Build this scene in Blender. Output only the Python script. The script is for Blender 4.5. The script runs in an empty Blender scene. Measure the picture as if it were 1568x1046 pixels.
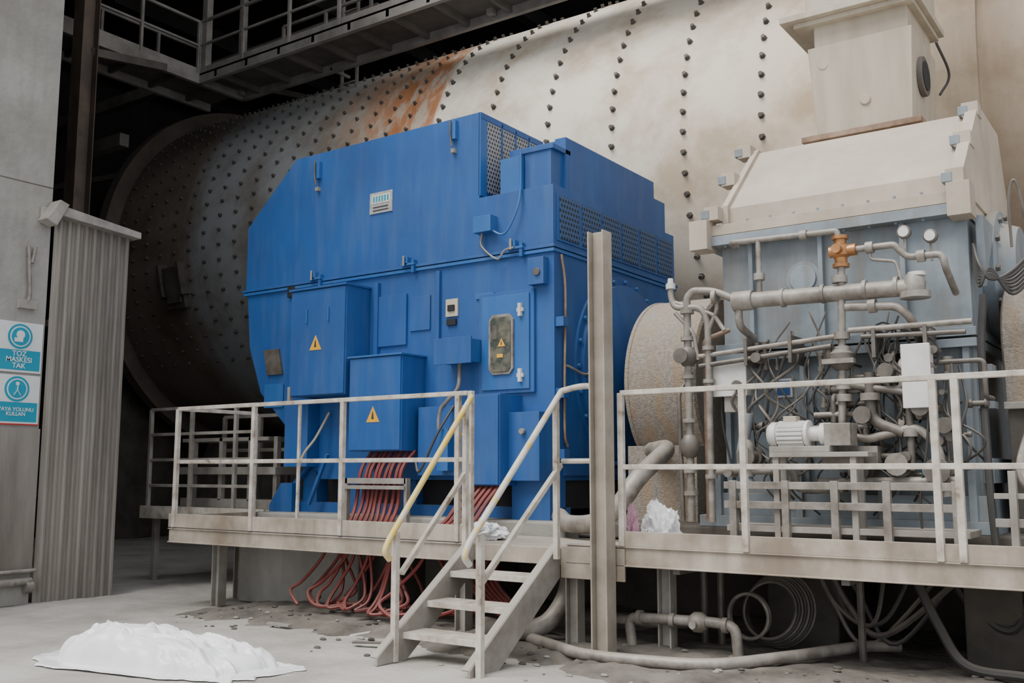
import bpy, math, random
from mathutils import Vector, Matrix, noise
random.seed(4)
pi=math.pi
# ---------------------------------------------------------------- materials
def mat(name,c1,c2=None,scale=2.0,rough=.6,metal=0.,dust=0.,dcol=(.40,.36,.31),bump=0.,bscale=30,streak=False,contrast=.5,c3=None,grime=0.,film=.28,gcol=None):
    m=bpy.data.materials.new(name);m.use_nodes=True
    nt=m.node_tree;N=nt.nodes;L=nt.links
    b=N['Principled BSDF'];b.inputs['Roughness'].default_value=rough;b.inputs['Metallic'].default_value=metal
    tc=N.new('ShaderNodeTexCoord')
    mp=N.new('ShaderNodeMapping');L.new(tc.outputs['Object'],mp.inputs[0])
    if streak: mp.inputs['Scale'].default_value=(1,1,.12)
    n=N.new('ShaderNodeTexNoise');n.inputs['Scale'].default_value=scale;n.inputs['Detail'].default_value=8;n.inputs['Roughness'].default_value=.62
    L.new(mp.outputs[0],n.inputs['Vector'])
    if c2 is None: c2=tuple(x*.7 for x in c1)
    r=N.new('ShaderNodeValToRGB');L.new(n.outputs['Fac'],r.inputs[0])
    e=r.color_ramp.elements;e[0].position=.5-contrast*.3;e[0].color=(*c2,1);e[1].position=.5+contrast*.3;e[1].color=(*c1,1)
    if c3: x=r.color_ramp.elements.new(.5-contrast*.45);x.color=(*c3,1)
    col=r.outputs[0]
    if grime>0:
        m2=N.new('ShaderNodeMapping');m2.inputs['Scale'].default_value=(3.5,3.5,.5);L.new(tc.outputs['Object'],m2.inputs[0])
        g2=N.new('ShaderNodeTexNoise');g2.inputs['Scale'].default_value=2.0;g2.inputs['Detail'].default_value=7;L.new(m2.outputs[0],g2.inputs['Vector'])
        q=N.new('ShaderNodeMapRange');q.inputs[1].default_value=.46;q.inputs[2].default_value=.75;q.inputs[3].default_value=0;q.inputs[4].default_value=grime;L.new(g2.outputs['Fac'],q.inputs[0])
        mg=N.new('ShaderNodeMixRGB');L.new(q.outputs[0],mg.inputs[0]);L.new(col,mg.inputs[1]);mg.inputs[2].default_value=(*(gcol or dcol),1);col=mg.outputs[0]
    if dust>0:
        g=N.new('ShaderNodeNewGeometry');s=N.new('ShaderNodeSeparateXYZ');L.new(g.outputs['Normal'],s.inputs[0])
        mr=N.new('ShaderNodeMapRange');mr.inputs[1].default_value=.2;mr.inputs[2].default_value=.9;mr.inputs[3].default_value=0;mr.inputs[4].default_value=1
        L.new(s.outputs['Z'],mr.inputs[0])
        n2=N.new('ShaderNodeTexNoise');n2.inputs['Scale'].default_value=1.7;n2.inputs['Detail'].default_value=6;L.new(tc.outputs['Object'],n2.inputs['Vector'])
        ma=N.new('ShaderNodeMath');ma.operation='MULTIPLY_ADD';L.new(mr.outputs[0],ma.inputs[0]);ma.inputs[1].default_value=dust
        mb=N.new('ShaderNodeMath');mb.operation='MULTIPLY';L.new(n2.outputs['Fac'],mb.inputs[0]);mb.inputs[1].default_value=dust*film
        L.new(mb.outputs[0],ma.inputs[2]);ma.use_clamp=True
        mx=N.new('ShaderNodeMixRGB');L.new(ma.outputs[0],mx.inputs[0]);L.new(col,mx.inputs[1]);mx.inputs[2].default_value=(*dcol,1)
        col=mx.outputs[0]
    L.new(col,b.inputs['Base Color'])
    if bump>0:
        nb=N.new('ShaderNodeTexNoise');nb.inputs['Scale'].default_value=bscale;nb.inputs['Detail'].default_value=6;L.new(tc.outputs['Object'],nb.inputs['Vector'])
        bp=N.new('ShaderNodeBump');bp.inputs['Strength'].default_value=bump;bp.inputs['Distance'].default_value=.02
        L.new(nb.outputs['Fac'],bp.inputs['Height']);L.new(bp.outputs[0],b.inputs['Normal'])
    return m
BLUE=mat('blue_paint',(.010,.092,.325),(.011,.070,.25),.9,.5,dust=.55,dcol=(.16,.22,.30),bump=.05,bscale=6,grime=.16,film=.16)
BLUE2=mat('blue_paint_light',(.014,.120,.385),(.014,.10,.32),1.5,.48,dust=.5,dcol=(.20,.26,.33),grime=.12,film=.16)
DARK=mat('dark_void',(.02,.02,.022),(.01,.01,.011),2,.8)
STEEL=mat('galvanised_steel',(.37,.35,.32),(.20,.18,.16),3,.6,.1,dust=.6,grime=.35,gcol=(.18,.15,.12))
RAIL=mat('rail_paint',(.60,.56,.50),(.36,.31,.255),6,.55,dust=.3,contrast=.4,c3=(.20,.15,.11))
RAILY=mat('rail_yellow_worn',(.68,.47,.08),(.60,.50,.26),7,.5,contrast=.3,c3=(.55,.5,.42))
RAILG=mat('rail_traces_of_yellow',(.60,.56,.50),(.50,.46,.40),7,.5,contrast=.25,c3=(.66,.47,.10))
DECK=mat('deck_paint',(.38,.335,.28),(.23,.195,.155),2.5,.7,dust=.5)
BEAM=mat('edge_beam',(.44,.39,.325),(.22,.175,.13),1.6,.6,dust=.5,contrast=.4,grime=.6,gcol=(.17,.125,.09))
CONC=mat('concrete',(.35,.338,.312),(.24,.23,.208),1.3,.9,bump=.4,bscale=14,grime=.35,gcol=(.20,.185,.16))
CONCD=mat('concrete_dirty_shaded',(.13,.117,.10),(.065,.058,.05),1.5,.95,bump=.5,bscale=10)  # dirty concrete, darkened further to carry the deep shade under the platform
WALLD=mat('dark_cladding',(.05,.045,.042),(.025,.023,.022),.7,.9)
DSTEEL=mat('dark_steel',(.12,.108,.095),(.06,.054,.048),2,.7,dust=.6,dcol=(.22,.19,.165))
CAT=mat('catwalk_steel',(.27,.25,.23),(.15,.14,.125),2,.6,dust=.3)
BSTEEL=mat('brown_steel',(.13,.095,.072),(.07,.052,.042),2,.7)
CORR=mat('corrugated_sheet',(.33,.30,.265),(.16,.14,.12),2.2,.5,.2,streak=True,bump=.05,contrast=.4,c3=(.10,.087,.073))
GREY=mat('gearbox_grey_blue',(.25,.31,.36),(.15,.19,.225),2.2,.5,dust=.8,dcol=(.38,.335,.28),bump=.08,bscale=20,c3=(.08,.075,.07),grime=.7,gcol=(.15,.13,.11),film=.22)
LID=mat('gearbox_lid_dusty',(.52,.455,.375),(.38,.325,.26),1.6,.65,dust=.4,dcol=(.52,.455,.375),grime=.35,gcol=(.31,.25,.19))
DUCT=mat('duct_beige',(.53,.47,.375),(.36,.305,.235),1.5,.6,streak=True,dust=.4,grime=.4,gcol=(.28,.22,.16))
RUSTY=mat('rusty_flange',(.34,.24,.17),(.16,.09,.055),5,.7,dust=.3)
PIPE=mat('pipe_grey',(.34,.315,.285),(.14,.122,.103),6,.5,.15,dust=.55,grime=.5,gcol=(.13,.10,.075),film=.2)
PIPED=mat('pipe_dark',(.13,.115,.10),(.055,.047,.04),6,.5,.15,dust=.45)
BRASS=mat('brass',(.50,.25,.10),(.32,.15,.065),9,.4,.6)
WHITE=mat('white_enamel',(.70,.70,.68),(.53,.52,.49),3,.45,dust=.2)
RED=mat('red_hose',(.24,.032,.028),(.14,.03,.026),4,.6,dust=.35,dcol=(.30,.20,.17),film=.1)
BLACK=mat('black_rubber',(.03,.03,.031),(.017,.017,.017),4,.6,dust=.35)
GREEN=mat('green_handwheel',(.02,.35,.28),(.01,.22,.18),4,.5)
YEL=mat('warning_yellow',(.85,.45,.03),(.75,.36,.03),6,.5)
PLATE=mat('nameplate',(.58,.58,.57),(.35,.36,.38),30,.35,.3)
SIGNB=mat('sign_blue',(.01,.31,.46),(.01,.26,.38),2,.4)
SIGNW=mat('sign_white',(.74,.76,.76),(.62,.64,.64),2,.4)
SIGNR=mat('sign_red',(.5,.04,.03),(.4,.03,.03),2,.4)
BOLT=mat('bolt_dark',(.10,.088,.075),(.05,.043,.037),5,.6,dust=.25)
MESHG=mat('guard_mesh_dusty',(.32,.285,.24),(.17,.147,.125),30,.85,bump=.7,bscale=70,contrast=.6,dust=.4,grime=.7,gcol=(.30,.18,.075))
PINK=mat('pink_cloth',(.65,.40,.50),(.5,.27,.36),5,.7)
GLASS=mat('dark_window',(.05,.06,.055),(.16,.15,.11),5,.15,contrast=.25)
def perforated(name,base,hole,fr,axes):
    m=bpy.data.materials.new(name);m.use_nodes=True;nt=m.node_tree;N=nt.nodes;L=nt.links
    b=N['Principled BSDF'];b.inputs['Roughness'].default_value=.5
    tc=N.new('ShaderNodeTexCoord');s=N.new('ShaderNodeSeparateXYZ');L.new(tc.outputs['Object'],s.inputs[0])
    def M(op,a,c=None):
        n=N.new('ShaderNodeMath');n.operation=op
        if isinstance(a,(int,float)): n.inputs[0].default_value=a
        else: L.new(a,n.inputs[0])
        if c is not None:
            if isinstance(c,(int,float)): n.inputs[1].default_value=c
            else: L.new(c,n.inputs[1])
        return n.outputs[0]
    row=M('MULTIPLY',s.outputs[axes[1]],fr[1]);off=M('MULTIPLY',M('FLOOR',row),.5)
    o=[]
    v=M('SUBTRACT',M('FRACT',M('ADD',M('MULTIPLY',s.outputs[axes[0]],fr[0]),off)),.5);o.append(M('MULTIPLY',v,v))
    v=M('SUBTRACT',M('FRACT',row),.5);o.append(M('MULTIPLY',v,v))
    d=M('LESS_THAN',M('ADD',o[0],o[1]),.10)
    mx=N.new('ShaderNodeMixRGB');L.new(d,mx.inputs[0]);mx.inputs[1].default_value=(*base,1);mx.inputs[2].default_value=(*hole,1)
    L.new(mx.outputs[0],b.inputs['Base Color']);return m
PERF=perforated('perforated_blue',(.035,.10,.24),(.005,.010,.025),(18,17),('Y','Z'))
PERF2=perforated('perforated_grey',(.30,.31,.33),(.03,.035,.05),(20,20),('Y','Z'))
def mill_mat():
    m=bpy.data.materials.new('mill_shell_paint');m.use_nodes=True;nt=m.node_tree;N=nt.nodes;L=nt.links
    b=N['Principled BSDF'];b.inputs['Roughness'].default_value=.65
    tc=N.new('ShaderNodeTexCoord');s=N.new('ShaderNodeSeparateXYZ');L.new(tc.outputs['Object'],s.inputs[0])
    n=N.new('ShaderNodeTexNoise');n.inputs['Scale'].default_value=.8;n.inputs['Detail'].default_value=9;n.inputs['Roughness'].default_value=.65;L.new(tc.outputs['Object'],n.inputs['Vector'])
    mp=N.new('ShaderNodeMapping');mp.inputs['Scale'].default_value=(2.4,.35,.35);L.new(tc.outputs['Object'],mp.inputs[0])
    n2=N.new('ShaderNodeTexNoise');n2.inputs['Scale'].default_value=1.6;n2.inputs['Detail'].default_value=8;n2.inputs['Roughness'].default_value=.7;L.new(mp.outputs[0],n2.inputs['Vector'])
    a=N.new('ShaderNodeMath');a.operation='MULTIPLY_ADD';L.new(n2.outputs['Fac'],a.inputs[0]);a.inputs[1].default_value=1.0;L.new(s.outputs['X'],a.inputs[2])
    mr=N.new('ShaderNodeMapRange');mr.inputs[1].default_value=-20;mr.inputs[2].default_value=2;L.new(a.outputs[0],mr.inputs[0])
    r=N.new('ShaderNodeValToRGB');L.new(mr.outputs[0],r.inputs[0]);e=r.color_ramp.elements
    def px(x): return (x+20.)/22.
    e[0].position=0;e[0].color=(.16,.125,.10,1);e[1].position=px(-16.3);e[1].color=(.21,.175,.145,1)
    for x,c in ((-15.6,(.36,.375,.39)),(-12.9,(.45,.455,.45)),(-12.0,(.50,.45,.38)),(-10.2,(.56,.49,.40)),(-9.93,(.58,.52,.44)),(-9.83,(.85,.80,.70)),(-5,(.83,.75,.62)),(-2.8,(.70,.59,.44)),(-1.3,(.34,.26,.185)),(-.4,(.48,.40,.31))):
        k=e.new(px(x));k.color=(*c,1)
    # rust stain: mask along the shell times blotchy noise
    r3=N.new('ShaderNodeValToRGB');L.new(mr.outputs[0],r3.inputs[0]);e=r3.color_ramp.elements
    e[0].position=px(-12.7);e[0].color=(0,0,0,1);e[1].position=px(-9.83);e[1].color=(0,0,0,1)
    for x,v in ((-11.6,.55),(-10.9,1.),(-9.93,1.)): k=e.new(px(x));k.color=(v,v,v,1)
    mp3=N.new('ShaderNodeMapping');mp3.inputs['Scale'].default_value=(1.6,.5,.7);L.new(tc.outputs['Object'],mp3.inputs[0])
    n3=N.new('ShaderNodeTexNoise');n3.inputs['Scale'].default_value=1.9;n3.inputs['Detail'].default_value=9;n3.inputs['Roughness'].default_value=.72;L.new(mp3.outputs[0],n3.inputs['Vector'])
    q=N.new('ShaderNodeMapRange');q.inputs[1].default_value=.42;q.inputs[2].default_value=.54;L.new(n3.outputs['Fac'],q.inputs[0])
    mm=N.new('ShaderNodeMath');mm.operation='MULTIPLY';L.new(q.outputs[0],mm.inputs[0]);L.new(r3.outputs[0],mm.inputs[1])
    mr3=N.new('ShaderNodeMixRGB');L.new(mm.outputs[0],mr3.inputs[0]);L.new(r.outputs[0],mr3.inputs[1]);mr3.inputs[2].default_value=(.50,.22,.10,1)
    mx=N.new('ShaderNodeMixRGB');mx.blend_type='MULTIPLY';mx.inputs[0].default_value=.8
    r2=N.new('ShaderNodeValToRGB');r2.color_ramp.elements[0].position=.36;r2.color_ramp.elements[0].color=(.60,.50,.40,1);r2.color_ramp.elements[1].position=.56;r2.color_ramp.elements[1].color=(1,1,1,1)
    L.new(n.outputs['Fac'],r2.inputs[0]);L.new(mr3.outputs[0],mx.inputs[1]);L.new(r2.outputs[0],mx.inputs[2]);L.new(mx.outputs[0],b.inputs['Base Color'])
    return m
MILL=mill_mat()
MILLE=mat('mill_end_brown',(.13,.105,.085),(.07,.057,.046),1.2,.8,dust=.3)
FLOOR=mat('dusty_concrete_floor',(.45,.43,.40),(.30,.282,.256),1.1,.95,bump=.7,bscale=11,c3=(.19,.173,.152))
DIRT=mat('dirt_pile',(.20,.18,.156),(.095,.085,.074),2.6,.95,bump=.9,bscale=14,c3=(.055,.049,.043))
# ---------------------------------------------------------------- builder
class B:
    def __init__(s,name): s.n=name;s.v=[];s.f=[];s.mi=[];s.sm=[];s.mats=[]
    def M(s,m):
        if m not in s.mats: s.mats.append(m)
        return s.mats.index(m)
    def add(s,vs,fs,m,smooth=False):
        o=len(s.v);s.v+= [tuple(v) for v in vs];k=s.M(m)
        for i,f in enumerate(fs):
            s.f.append([o+j for j in f]);s.mi.append(k);s.sm.append(smooth[i] if isinstance(smooth,list) else smooth)
    def box(s,x0,x1,y0,y1,z0,z1,m,T=None):
        if x0>x1:x0,x1=x1,x0
        if y0>y1:y0,y1=y1,y0
        if z0>z1:z0,z1=z1,z0
        vs=[Vector(p) for p in ((x0,y0,z0),(x1,y0,z0),(x1,y1,z0),(x0,y1,z0),(x0,y0,z1),(x1,y0,z1),(x1,y1,z1),(x0,y1,z1))]
        if T: vs=[T@v for v in vs]
        s.add(vs,[(3,2,1,0),(4,5,6,7),(0,1,5,4),(1,2,6,5),(2,3,7,6),(3,0,4,7)],m)
    def bar(s,p,q,w,h,m):
        p=Vector(p);q=Vector(q);d=(q-p);l=d.length;d.normalize()
        up=Vector((0,0,1)) if abs(d.z)<.95 else Vector((0,1,0))
        a=d.cross(up).normalized();u=a.cross(d)
        vs=[]
        for c in (p,q):
            for i,j in ((-1,-1),(1,-1),(1,1),(-1,1)): vs.append(c+a*i*w/2+u*j*h/2)
        s.add(vs,[(0,1,2,3),(7,6,5,4),(0,4,5,1),(1,5,6,2),(2,6,7,3),(3,7,4,0)],m)
    def rev(s,p,d,prof,m,n=20,caps=True):
        p=Vector(p);d=Vector(d).normalized();up=Vector((0,0,1)) if abs(d.z)<.9 else Vector((1,0,0))
        a=d.cross(up).normalized();u=d.cross(a)
        vs=[];fs=[];sm=[]
        for t,r in prof:
            for i in range(n):
                an=2*pi*i/n;vs.append(p+d*t+(a*math.cos(an)+u*math.sin(an))*r)
        for k in range(len(prof)-1):
            for i in range(n):
                j=(i+1)%n;fs.append((k*n+i,k*n+j,(k+1)*n+j,(k+1)*n+i));sm.append(True)
        if caps:
            fs.append(tuple(reversed(range(n))));sm.append(False)
            fs.append(tuple((len(prof)-1)*n+i for i in range(n)));sm.append(False)
        s.add(vs,fs,m,sm)
    def cyl(s,p,q,r,m,n=16,r2=None):
        p=Vector(p);q=Vector(q);s.rev(p,q-p,[(0,r),((q-p).length,r if r2 is None else r2)],m,n)
    def tube(s,pts,r,m,n=8,smooth=False,fil=None):
        P=[Vector(p) for p in pts]
        if smooth:
            Q=[];E=[P[0]*2-P[1]]+P+[P[-1]*2-P[-2]]
            for i in range(1,len(E)-2):
                for k in range(8):
                    t=k/8;a,b,c,d=E[i-1],E[i],E[i+1],E[i+2]
                    Q.append(.5*((2*b)+(c-a)*t+(2*a-5*b+4*c-d)*t*t+(3*b-a-3*c+d)*t**3))
            Q.append(P[-1]);P=Q
        else:
            if fil is None: fil=r*2.2
            Q=[P[0]]
            for i in range(1,len(P)-1):
                a=P[i-1]-P[i];b=P[i+1]-P[i];k=min(fil,a.length*.45,b.length*.45)
                A=P[i]+a.normalized()*k;C=P[i]+b.normalized()*k
                for t in (0,.25,.5,.75,1): Q.append((1-t)**2*A+2*t*(1-t)*P[i]+t*t*C)
            Q.append(P[-1]);P=Q
        vs=[];fs=[];N=None
        for i,p in enumerate(P):
            d=(P[min(i+1,len(P)-1)]-P[max(i-1,0)])
            if d.length<1e-6:d=Vector((0,0,1))
            d.normalize()
            if N is None:
                N=d.cross(Vector((0,0,1)) if abs(d.z)<.9 else Vector((1,0,0))).normalized()
            else:
                N=(N-d*N.dot(d));N.normalize()
            Bn=d.cross(N)
            for k in range(n):
                an=2*pi*k/n;vs.append(p+(N*math.cos(an)+Bn*math.sin(an))*r)
        for i in range(len(P)-1):
            for k in range(n):
                j=(k+1)%n;fs.append((i*n+k,i*n+j,(i+1)*n+j,(i+1)*n+k))
        nf=len(fs);fs.append(tuple(reversed(range(n))));fs.append(tuple((len(P)-1)*n+k for k in range(n)))
        s.add(vs,fs,m,[True]*nf+[False,False])
    def prism(s,poly,ax,a,b,m):
        def P(u,v,w):
            return {'x':(w,u,v),'y':(u,w,v),'z':(u,v,w)}[ax]
        n=len(poly);vs=[P(u,v,a) for u,v in poly]+[P(u,v,b) for u,v in poly]
        fs=[tuple(range(n)),tuple(reversed(range(n,2*n)))]+[(i,i+n,(i+1)%n+n,(i+1)%n) for i in range(n)]
        s.add(vs,fs,m)
    def sphere(s,c,r,m,n=12,sc=(1,1,1)):
        c=Vector(c);vs=[];fs=[]
        for i in range(1,n):
            for j in range(n*2):
                t=pi*i/n;p=pi*j/n;vs.append(c+Vector((math.sin(t)*math.cos(p)*r*sc[0],math.sin(t)*math.sin(p)*r*sc[1],math.cos(t)*r*sc[2])))
        for i in range(n-2):
            for j in range(2*n): k=(j+1)%(2*n);fs.append((i*2*n+j,(i+1)*2*n+j,(i+1)*2*n+k,i*2*n+k))
        vs.append(c+Vector((0,0,r*sc[2])));vs.append(c-Vector((0,0,r*sc[2])));t=len(vs)-2
        for j in range(2*n): k=(j+1)%(2*n);fs.append((t,j,k));fs.append((t+1,(n-2)*2*n+k,(n-2)*2*n+j))
        s.add(vs,fs,m,True)
    def done(s,bevel=0.,parent=None):
        me=bpy.data.meshes.new(s.n);me.from_pydata(s.v,[],s.f)
        for m in s.mats: me.materials.append(m)
        for p,k,sm in zip(me.polygons,s.mi,s.sm): p.material_index=k;p.use_smooth=sm
        import bmesh
        bm=bmesh.new();bm.from_mesh(me);bmesh.ops.recalc_face_normals(bm,faces=bm.faces)
        for e in bm.edges:
            if len(e.link_faces)==2 and e.calc_face_angle(0)>math.radians(38): e.smooth=False
        bm.to_mesh(me);bm.free()
        o=bpy.data.objects.new(s.n,me);bpy.context.collection.objects.link(o)
        if bevel>0:
            md=o.modifiers.new('bevel','BEVEL');md.width=bevel;md.segments=2;md.limit_method='ANGLE';md.angle_limit=math.radians(50)
        if parent:o.parent=parent
        return o
def text(body,loc,rot,size,m,parent,name):
    c=bpy.data.curves.new(name,'FONT');c.body=body;c.size=size;c.align_x='CENTER';c.align_y='CENTER';c.extrude=.001;c.space_line=.85;c.offset=.001
    c.materials.append(m);o=bpy.data.objects.new(name,c);bpy.context.collection.objects.link(o);o.location=loc;o.rotation_euler=rot;o.parent=parent
def ibeam(b,x,y,z0,z1,w,m,t=.015,ax='x'):
    h=w/2
    if ax=='x':
        b.box(x-h,x+h,y-h,y-h+t,z0,z1,m);b.box(x-h,x+h,y+h-t,y+h,z0,z1,m);b.box(x-t/2,x+t/2,y-h+t,y+h-t,z0,z1,m)
    else:
        b.box(x-h,x-h+t,y-h,y+h,z0,z1,m);b.box(x+h-t,x+h,y-h,y+h,z0,z1,m);b.box(x-h+t,x+h-t,y-t/2,y+t/2,z0,z1,m)
# ---------------------------------------------------------------- ground
def gh(x,y):
    h=.03*noise.noise(Vector((x*.8,y*.8,1)))+.014*noise.noise(Vector((x*4,y*4,2)))+.005*noise.noise(Vector((x*12,y*12,2)))
    return h*min(1,max(.25,(y-3)/4))
xs=[-30+i*.25 for i in range(0,49)]+[-17.9+i*.07 for i in range(0,317)]+[4.3+i*.8 for i in range(12)];ys=[-6+i*.6 for i in range(15)]+[3+i*.07 for i in range(0,110)]+[10.7+i*.8 for i in range(18)]
def grid(name,xs,ys,hf,m):
    vs=[(x,y,hf(x,y)) for y in ys for x in xs];nx=len(xs)
    fs=[(j*nx+i,j*nx+i+1,(j+1)*nx+i+1,(j+1)*nx+i) for j in range(len(ys)-1) for i in range(nx-1)]
    b=B(name);b.add(vs,fs,m,True);return b.done()
grid('floor',xs,ys,gh,FLOOR)
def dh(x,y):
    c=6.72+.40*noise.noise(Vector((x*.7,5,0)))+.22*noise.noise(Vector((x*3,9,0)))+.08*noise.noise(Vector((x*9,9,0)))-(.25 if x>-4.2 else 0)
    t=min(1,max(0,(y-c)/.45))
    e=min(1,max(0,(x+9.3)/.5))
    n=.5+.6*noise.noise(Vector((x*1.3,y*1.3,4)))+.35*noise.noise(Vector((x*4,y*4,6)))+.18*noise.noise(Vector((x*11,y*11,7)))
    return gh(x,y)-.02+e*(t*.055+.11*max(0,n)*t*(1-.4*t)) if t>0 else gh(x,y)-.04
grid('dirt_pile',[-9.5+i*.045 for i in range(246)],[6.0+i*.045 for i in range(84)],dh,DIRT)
b=B('rubble_debris')
for i in range(150):
    x=random.uniform(-9,-1);y=random.gauss(6.95,.3)
    r=random.uniform(.006,.028);b.sphere((x,y,max(gh(x,y),dh(x,y))+r*.3),r,CONCD if random.random()<.7 else CONC,4,(1.4,1,.6))
b.box(-7.6,-7.3,6.75,6.80,.03,.05,CONC);b.bar((-6.2,6.5,.03),(-5.7,6.62,.05),.07,.012,DSTEEL);b.bar((-6.35,6.6,.06),(-6.2,6.7,.09),.1,.004,WHITE);b.bar((-6.0,6.75,.08),(-5.8,6.7,.10),.06,.01,GREEN)
b.done()
# ---------------------------------------------------------------- building shell
b=B('wall_left');b.box(-12.2,-11.15,1.0,6.37,0,13,CONC)
for z in (4.85,7.6): b.box(-11.15,-11.145,1.0,6.37,z,z+.012,CONCD)
b.done(.02)
b=B('wall_back');b.box(-30,8,22.5,22.9,0,14,WALLD);b.done()
b=B('wall_far_left');b.box(-27.4,-27,1,22.5,0,14,WALLD);b.done()
b=B('wall_front_left');b.box(-27,-12.2,1,1.3,0,14,WALLD);b.done()
b=B('shade_ceiling');b.box(-27.4,8,13.6,22.9,13.6,14,WALLD);b.box(-27.4,-11.5,1,13.6,13.6,14,WALLD)  # partial ceiling, added and cut to keep the left and rear dark
for x in range(-26,8,4): b.box(x,x+.3,13.7,22.5,13.15,13.6,WALLD)
b.done()
b=B('corrugated_metal_cladding')
pr=[];y=6.40
while y<7.30:
    pr+=[(-11.13,y),(-11.13,y+.035),(-11.085,y+.055),(-11.085,y+.085)];y+=.112
top=lambda y:4.56-(y-6.4)*.10
vs=[];
for x,y in pr: vs.append((x,y,0.0));vs.append((x,y,top(y)))
fs=[(2*i,2*i+2,2*i+3,2*i+1) for i in range(len(pr)-1)]
b.add(vs,fs,CORR)
b.prism([(6.38,4.62),(7.46,4.50),(7.46,4.42),(6.38,4.5)],'x',-11.35,-10.95,STEEL)
b.box(-11.35,-11.15,7.30,7.38,0,4.45,STEEL)
b.box(-11.3,-11.15,6.42,7.3,1.2,1.28,DSTEEL);b.box(-11.3,-11.15,6.42,7.3,3.2,3.28,DSTEEL)
b.done(.004)
b=B('wall_lamp');b.prism([(6.18,4.42),(6.34,4.68),(6.46,4.64),(6.32,4.36)],'x',-11.12,-10.92,STEEL);b.box(-11.15,-11.1,6.22,6.3,4.4,4.6,STEEL);b.done(.01)
b=B('metal_skirting_sheet');b.box(-11.148,-11.11,4.5,6.37,.35,1.98,CORR);b.done(.005)
b=B('wall_conduit')
b.tube([(-11.09,5.0,.26),(-11.09,6.15,.26),(-11.09,6.35,.26)],.045,PIPE,12);b.tube([(-11.06,5.6,.38),(-11.06,6.38,.38)],.02,PIPE)
b.cyl((-11.09,6.28,.2),(-11.09,6.36,.2),.07,PIPE)
b.tube([(-11.12,6.10,4.1),(-11.1,6.14,3.5),(-11.1,6.1,3.4)],.022,PIPE);b.tube([(-11.12,6.18,4.1),(-11.1,6.14,3.9)],.02,PIPE)
b.box(-11.15,-11.08,6.02,6.22,3.36,3.46,STEEL);b.done()
for k,(z0,z1) in enumerate(((2.62,3.2),(2.03,2.59))):
    b=B('safety_sign');b.box(-11.15,-11.13,5.80,6.34,z0,z1,SIGNW)
    h=z1-z0
    b.box(-11.131,-11.126,5.82,6.32,z0+.025,z0+h*.44,SIGNB)
    b.rev((-11.13,6.07,z0+h*.71),(1,0,0),[(0,.145),(.006,.145)],SIGNB,32)
    b.rev((-11.126,6.07,z0+h*.71),(1,0,0),[(0,.12),(.004,.12)],SIGNW,32)
    b.rev((-11.125,6.07,z0+h*.71),(1,0,0),[(0,.105),(.006,.105)],SIGNB,32)
    if k==0:
        b.rev((-11.12,6.07,z0+h*.745),(1,0,0),[(0,.05),(.004,.05)],SIGNW,20);b.box(-11.12,-11.115,6.0,6.1,z0+h*.6,z0+h*.68,SIGNW)
    else:
        b.rev((-11.12,6.07,z0+h*.82),(1,0,0),[(0,.022),(.004,.022)],SIGNW,16);b.bar((-11.117,6.07,z0+h*.78),(-11.117,6.07,z0+h*.68),.03,.004,SIGNW)
        b.bar((-11.117,6.07,z0+h*.69),(-11.117,6.03,z0+h*.58),.018,.004,SIGNW);b.bar((-11.117,6.07,z0+h*.69),(-11.117,6.11,z0+h*.58),.018,.004,SIGNW)
        b.box(-11.151,-11.128,5.79,6.35,z0-.012,z0+.004,SIGNR)
    o=b.done()
    text('TOZ\nMASKESI\nTAK' if k==0 else 'YAYA YOLUNU\nKULLAN',(-11.123,6.07,z0+h*.245),(pi/2,0,pi/2),.082 if k==0 else .060,SIGNW,o,'sign_text')
# ---------------------------------------------------------------- ball mill
MY,MZ,MR=16.1,6.1,3.8
b=B('ball_mill')
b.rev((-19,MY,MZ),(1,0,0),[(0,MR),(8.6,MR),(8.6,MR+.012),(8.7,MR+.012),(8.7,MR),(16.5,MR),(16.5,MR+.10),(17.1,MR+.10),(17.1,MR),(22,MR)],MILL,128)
b.rev((-19.25,MY,MZ),(1,0,0),[(0,MR+.32),(.28,MR+.32),(.28,MR)],MILLE,128)
b.rev((-19.7,MY,MZ),(1,0,0),[(0,2.2),(.45,MR+.1)],MILLE,64)
b.rev((-22.5,MY,MZ),(1,0,0),[(0,1.5),(2.8,1.5),(2.9,2.3)],DSTEEL,48)
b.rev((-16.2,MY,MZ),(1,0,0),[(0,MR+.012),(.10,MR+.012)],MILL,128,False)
def mbolt(x,ang,r=.045):
    d=Vector((0,-math.cos(ang),math.sin(ang)));c=Vector((x,MY,MZ))+d*(MR-.01)
    b.rev(c,d,[(0,r*1.35),(.02,r*1.35),(.02,r),(.02+r*1.5,r*.9)],BOLT,6)
for k in range(-9,18):
    an=math.radians(4.4*k+1)
    x=-18.75
    while x<-10.7:
        mbolt(x,an,.029);x+=.46
    x=-10.2
    while x<2.5:
        if not(-2.6<x<-1.8): mbolt(x,an,.035)
        x+=1.13
T=Matrix.Translation((-16.9,MY,MZ))@Matrix.Rotation(math.radians(14),4,'X')
b.box(-.28,.28,-MR-.12,-MR+.15,-.42,.42,BOLT,T);b.box(-.2,.2,-MR-.16,-MR,-.3,.3,DSTEEL,T);b.box(-.34,-.28,-MR-.2,-MR+.1,-.15,.5,BOLT,T);b.box(.28,.34,-MR-.2,-MR+.1,-.15,.5,BOLT,T)
b.done()
b=B('mill_foundation');b.box(-22.6,-19.9,12.6,19.5,0,3.4,CONCD);b.prism([(13.6,0),(18.6,0),(18.0,2.2),(14.6,2.2)],'x',-18.5,-16.8,CONCD)
b.box(-15.5,-10.2,12.9,13.3,0,1.7,CONCD);b.box(-21.9,-20.6,14.2,18,3.4,4.5,DSTEEL);b.done(.02)
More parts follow.
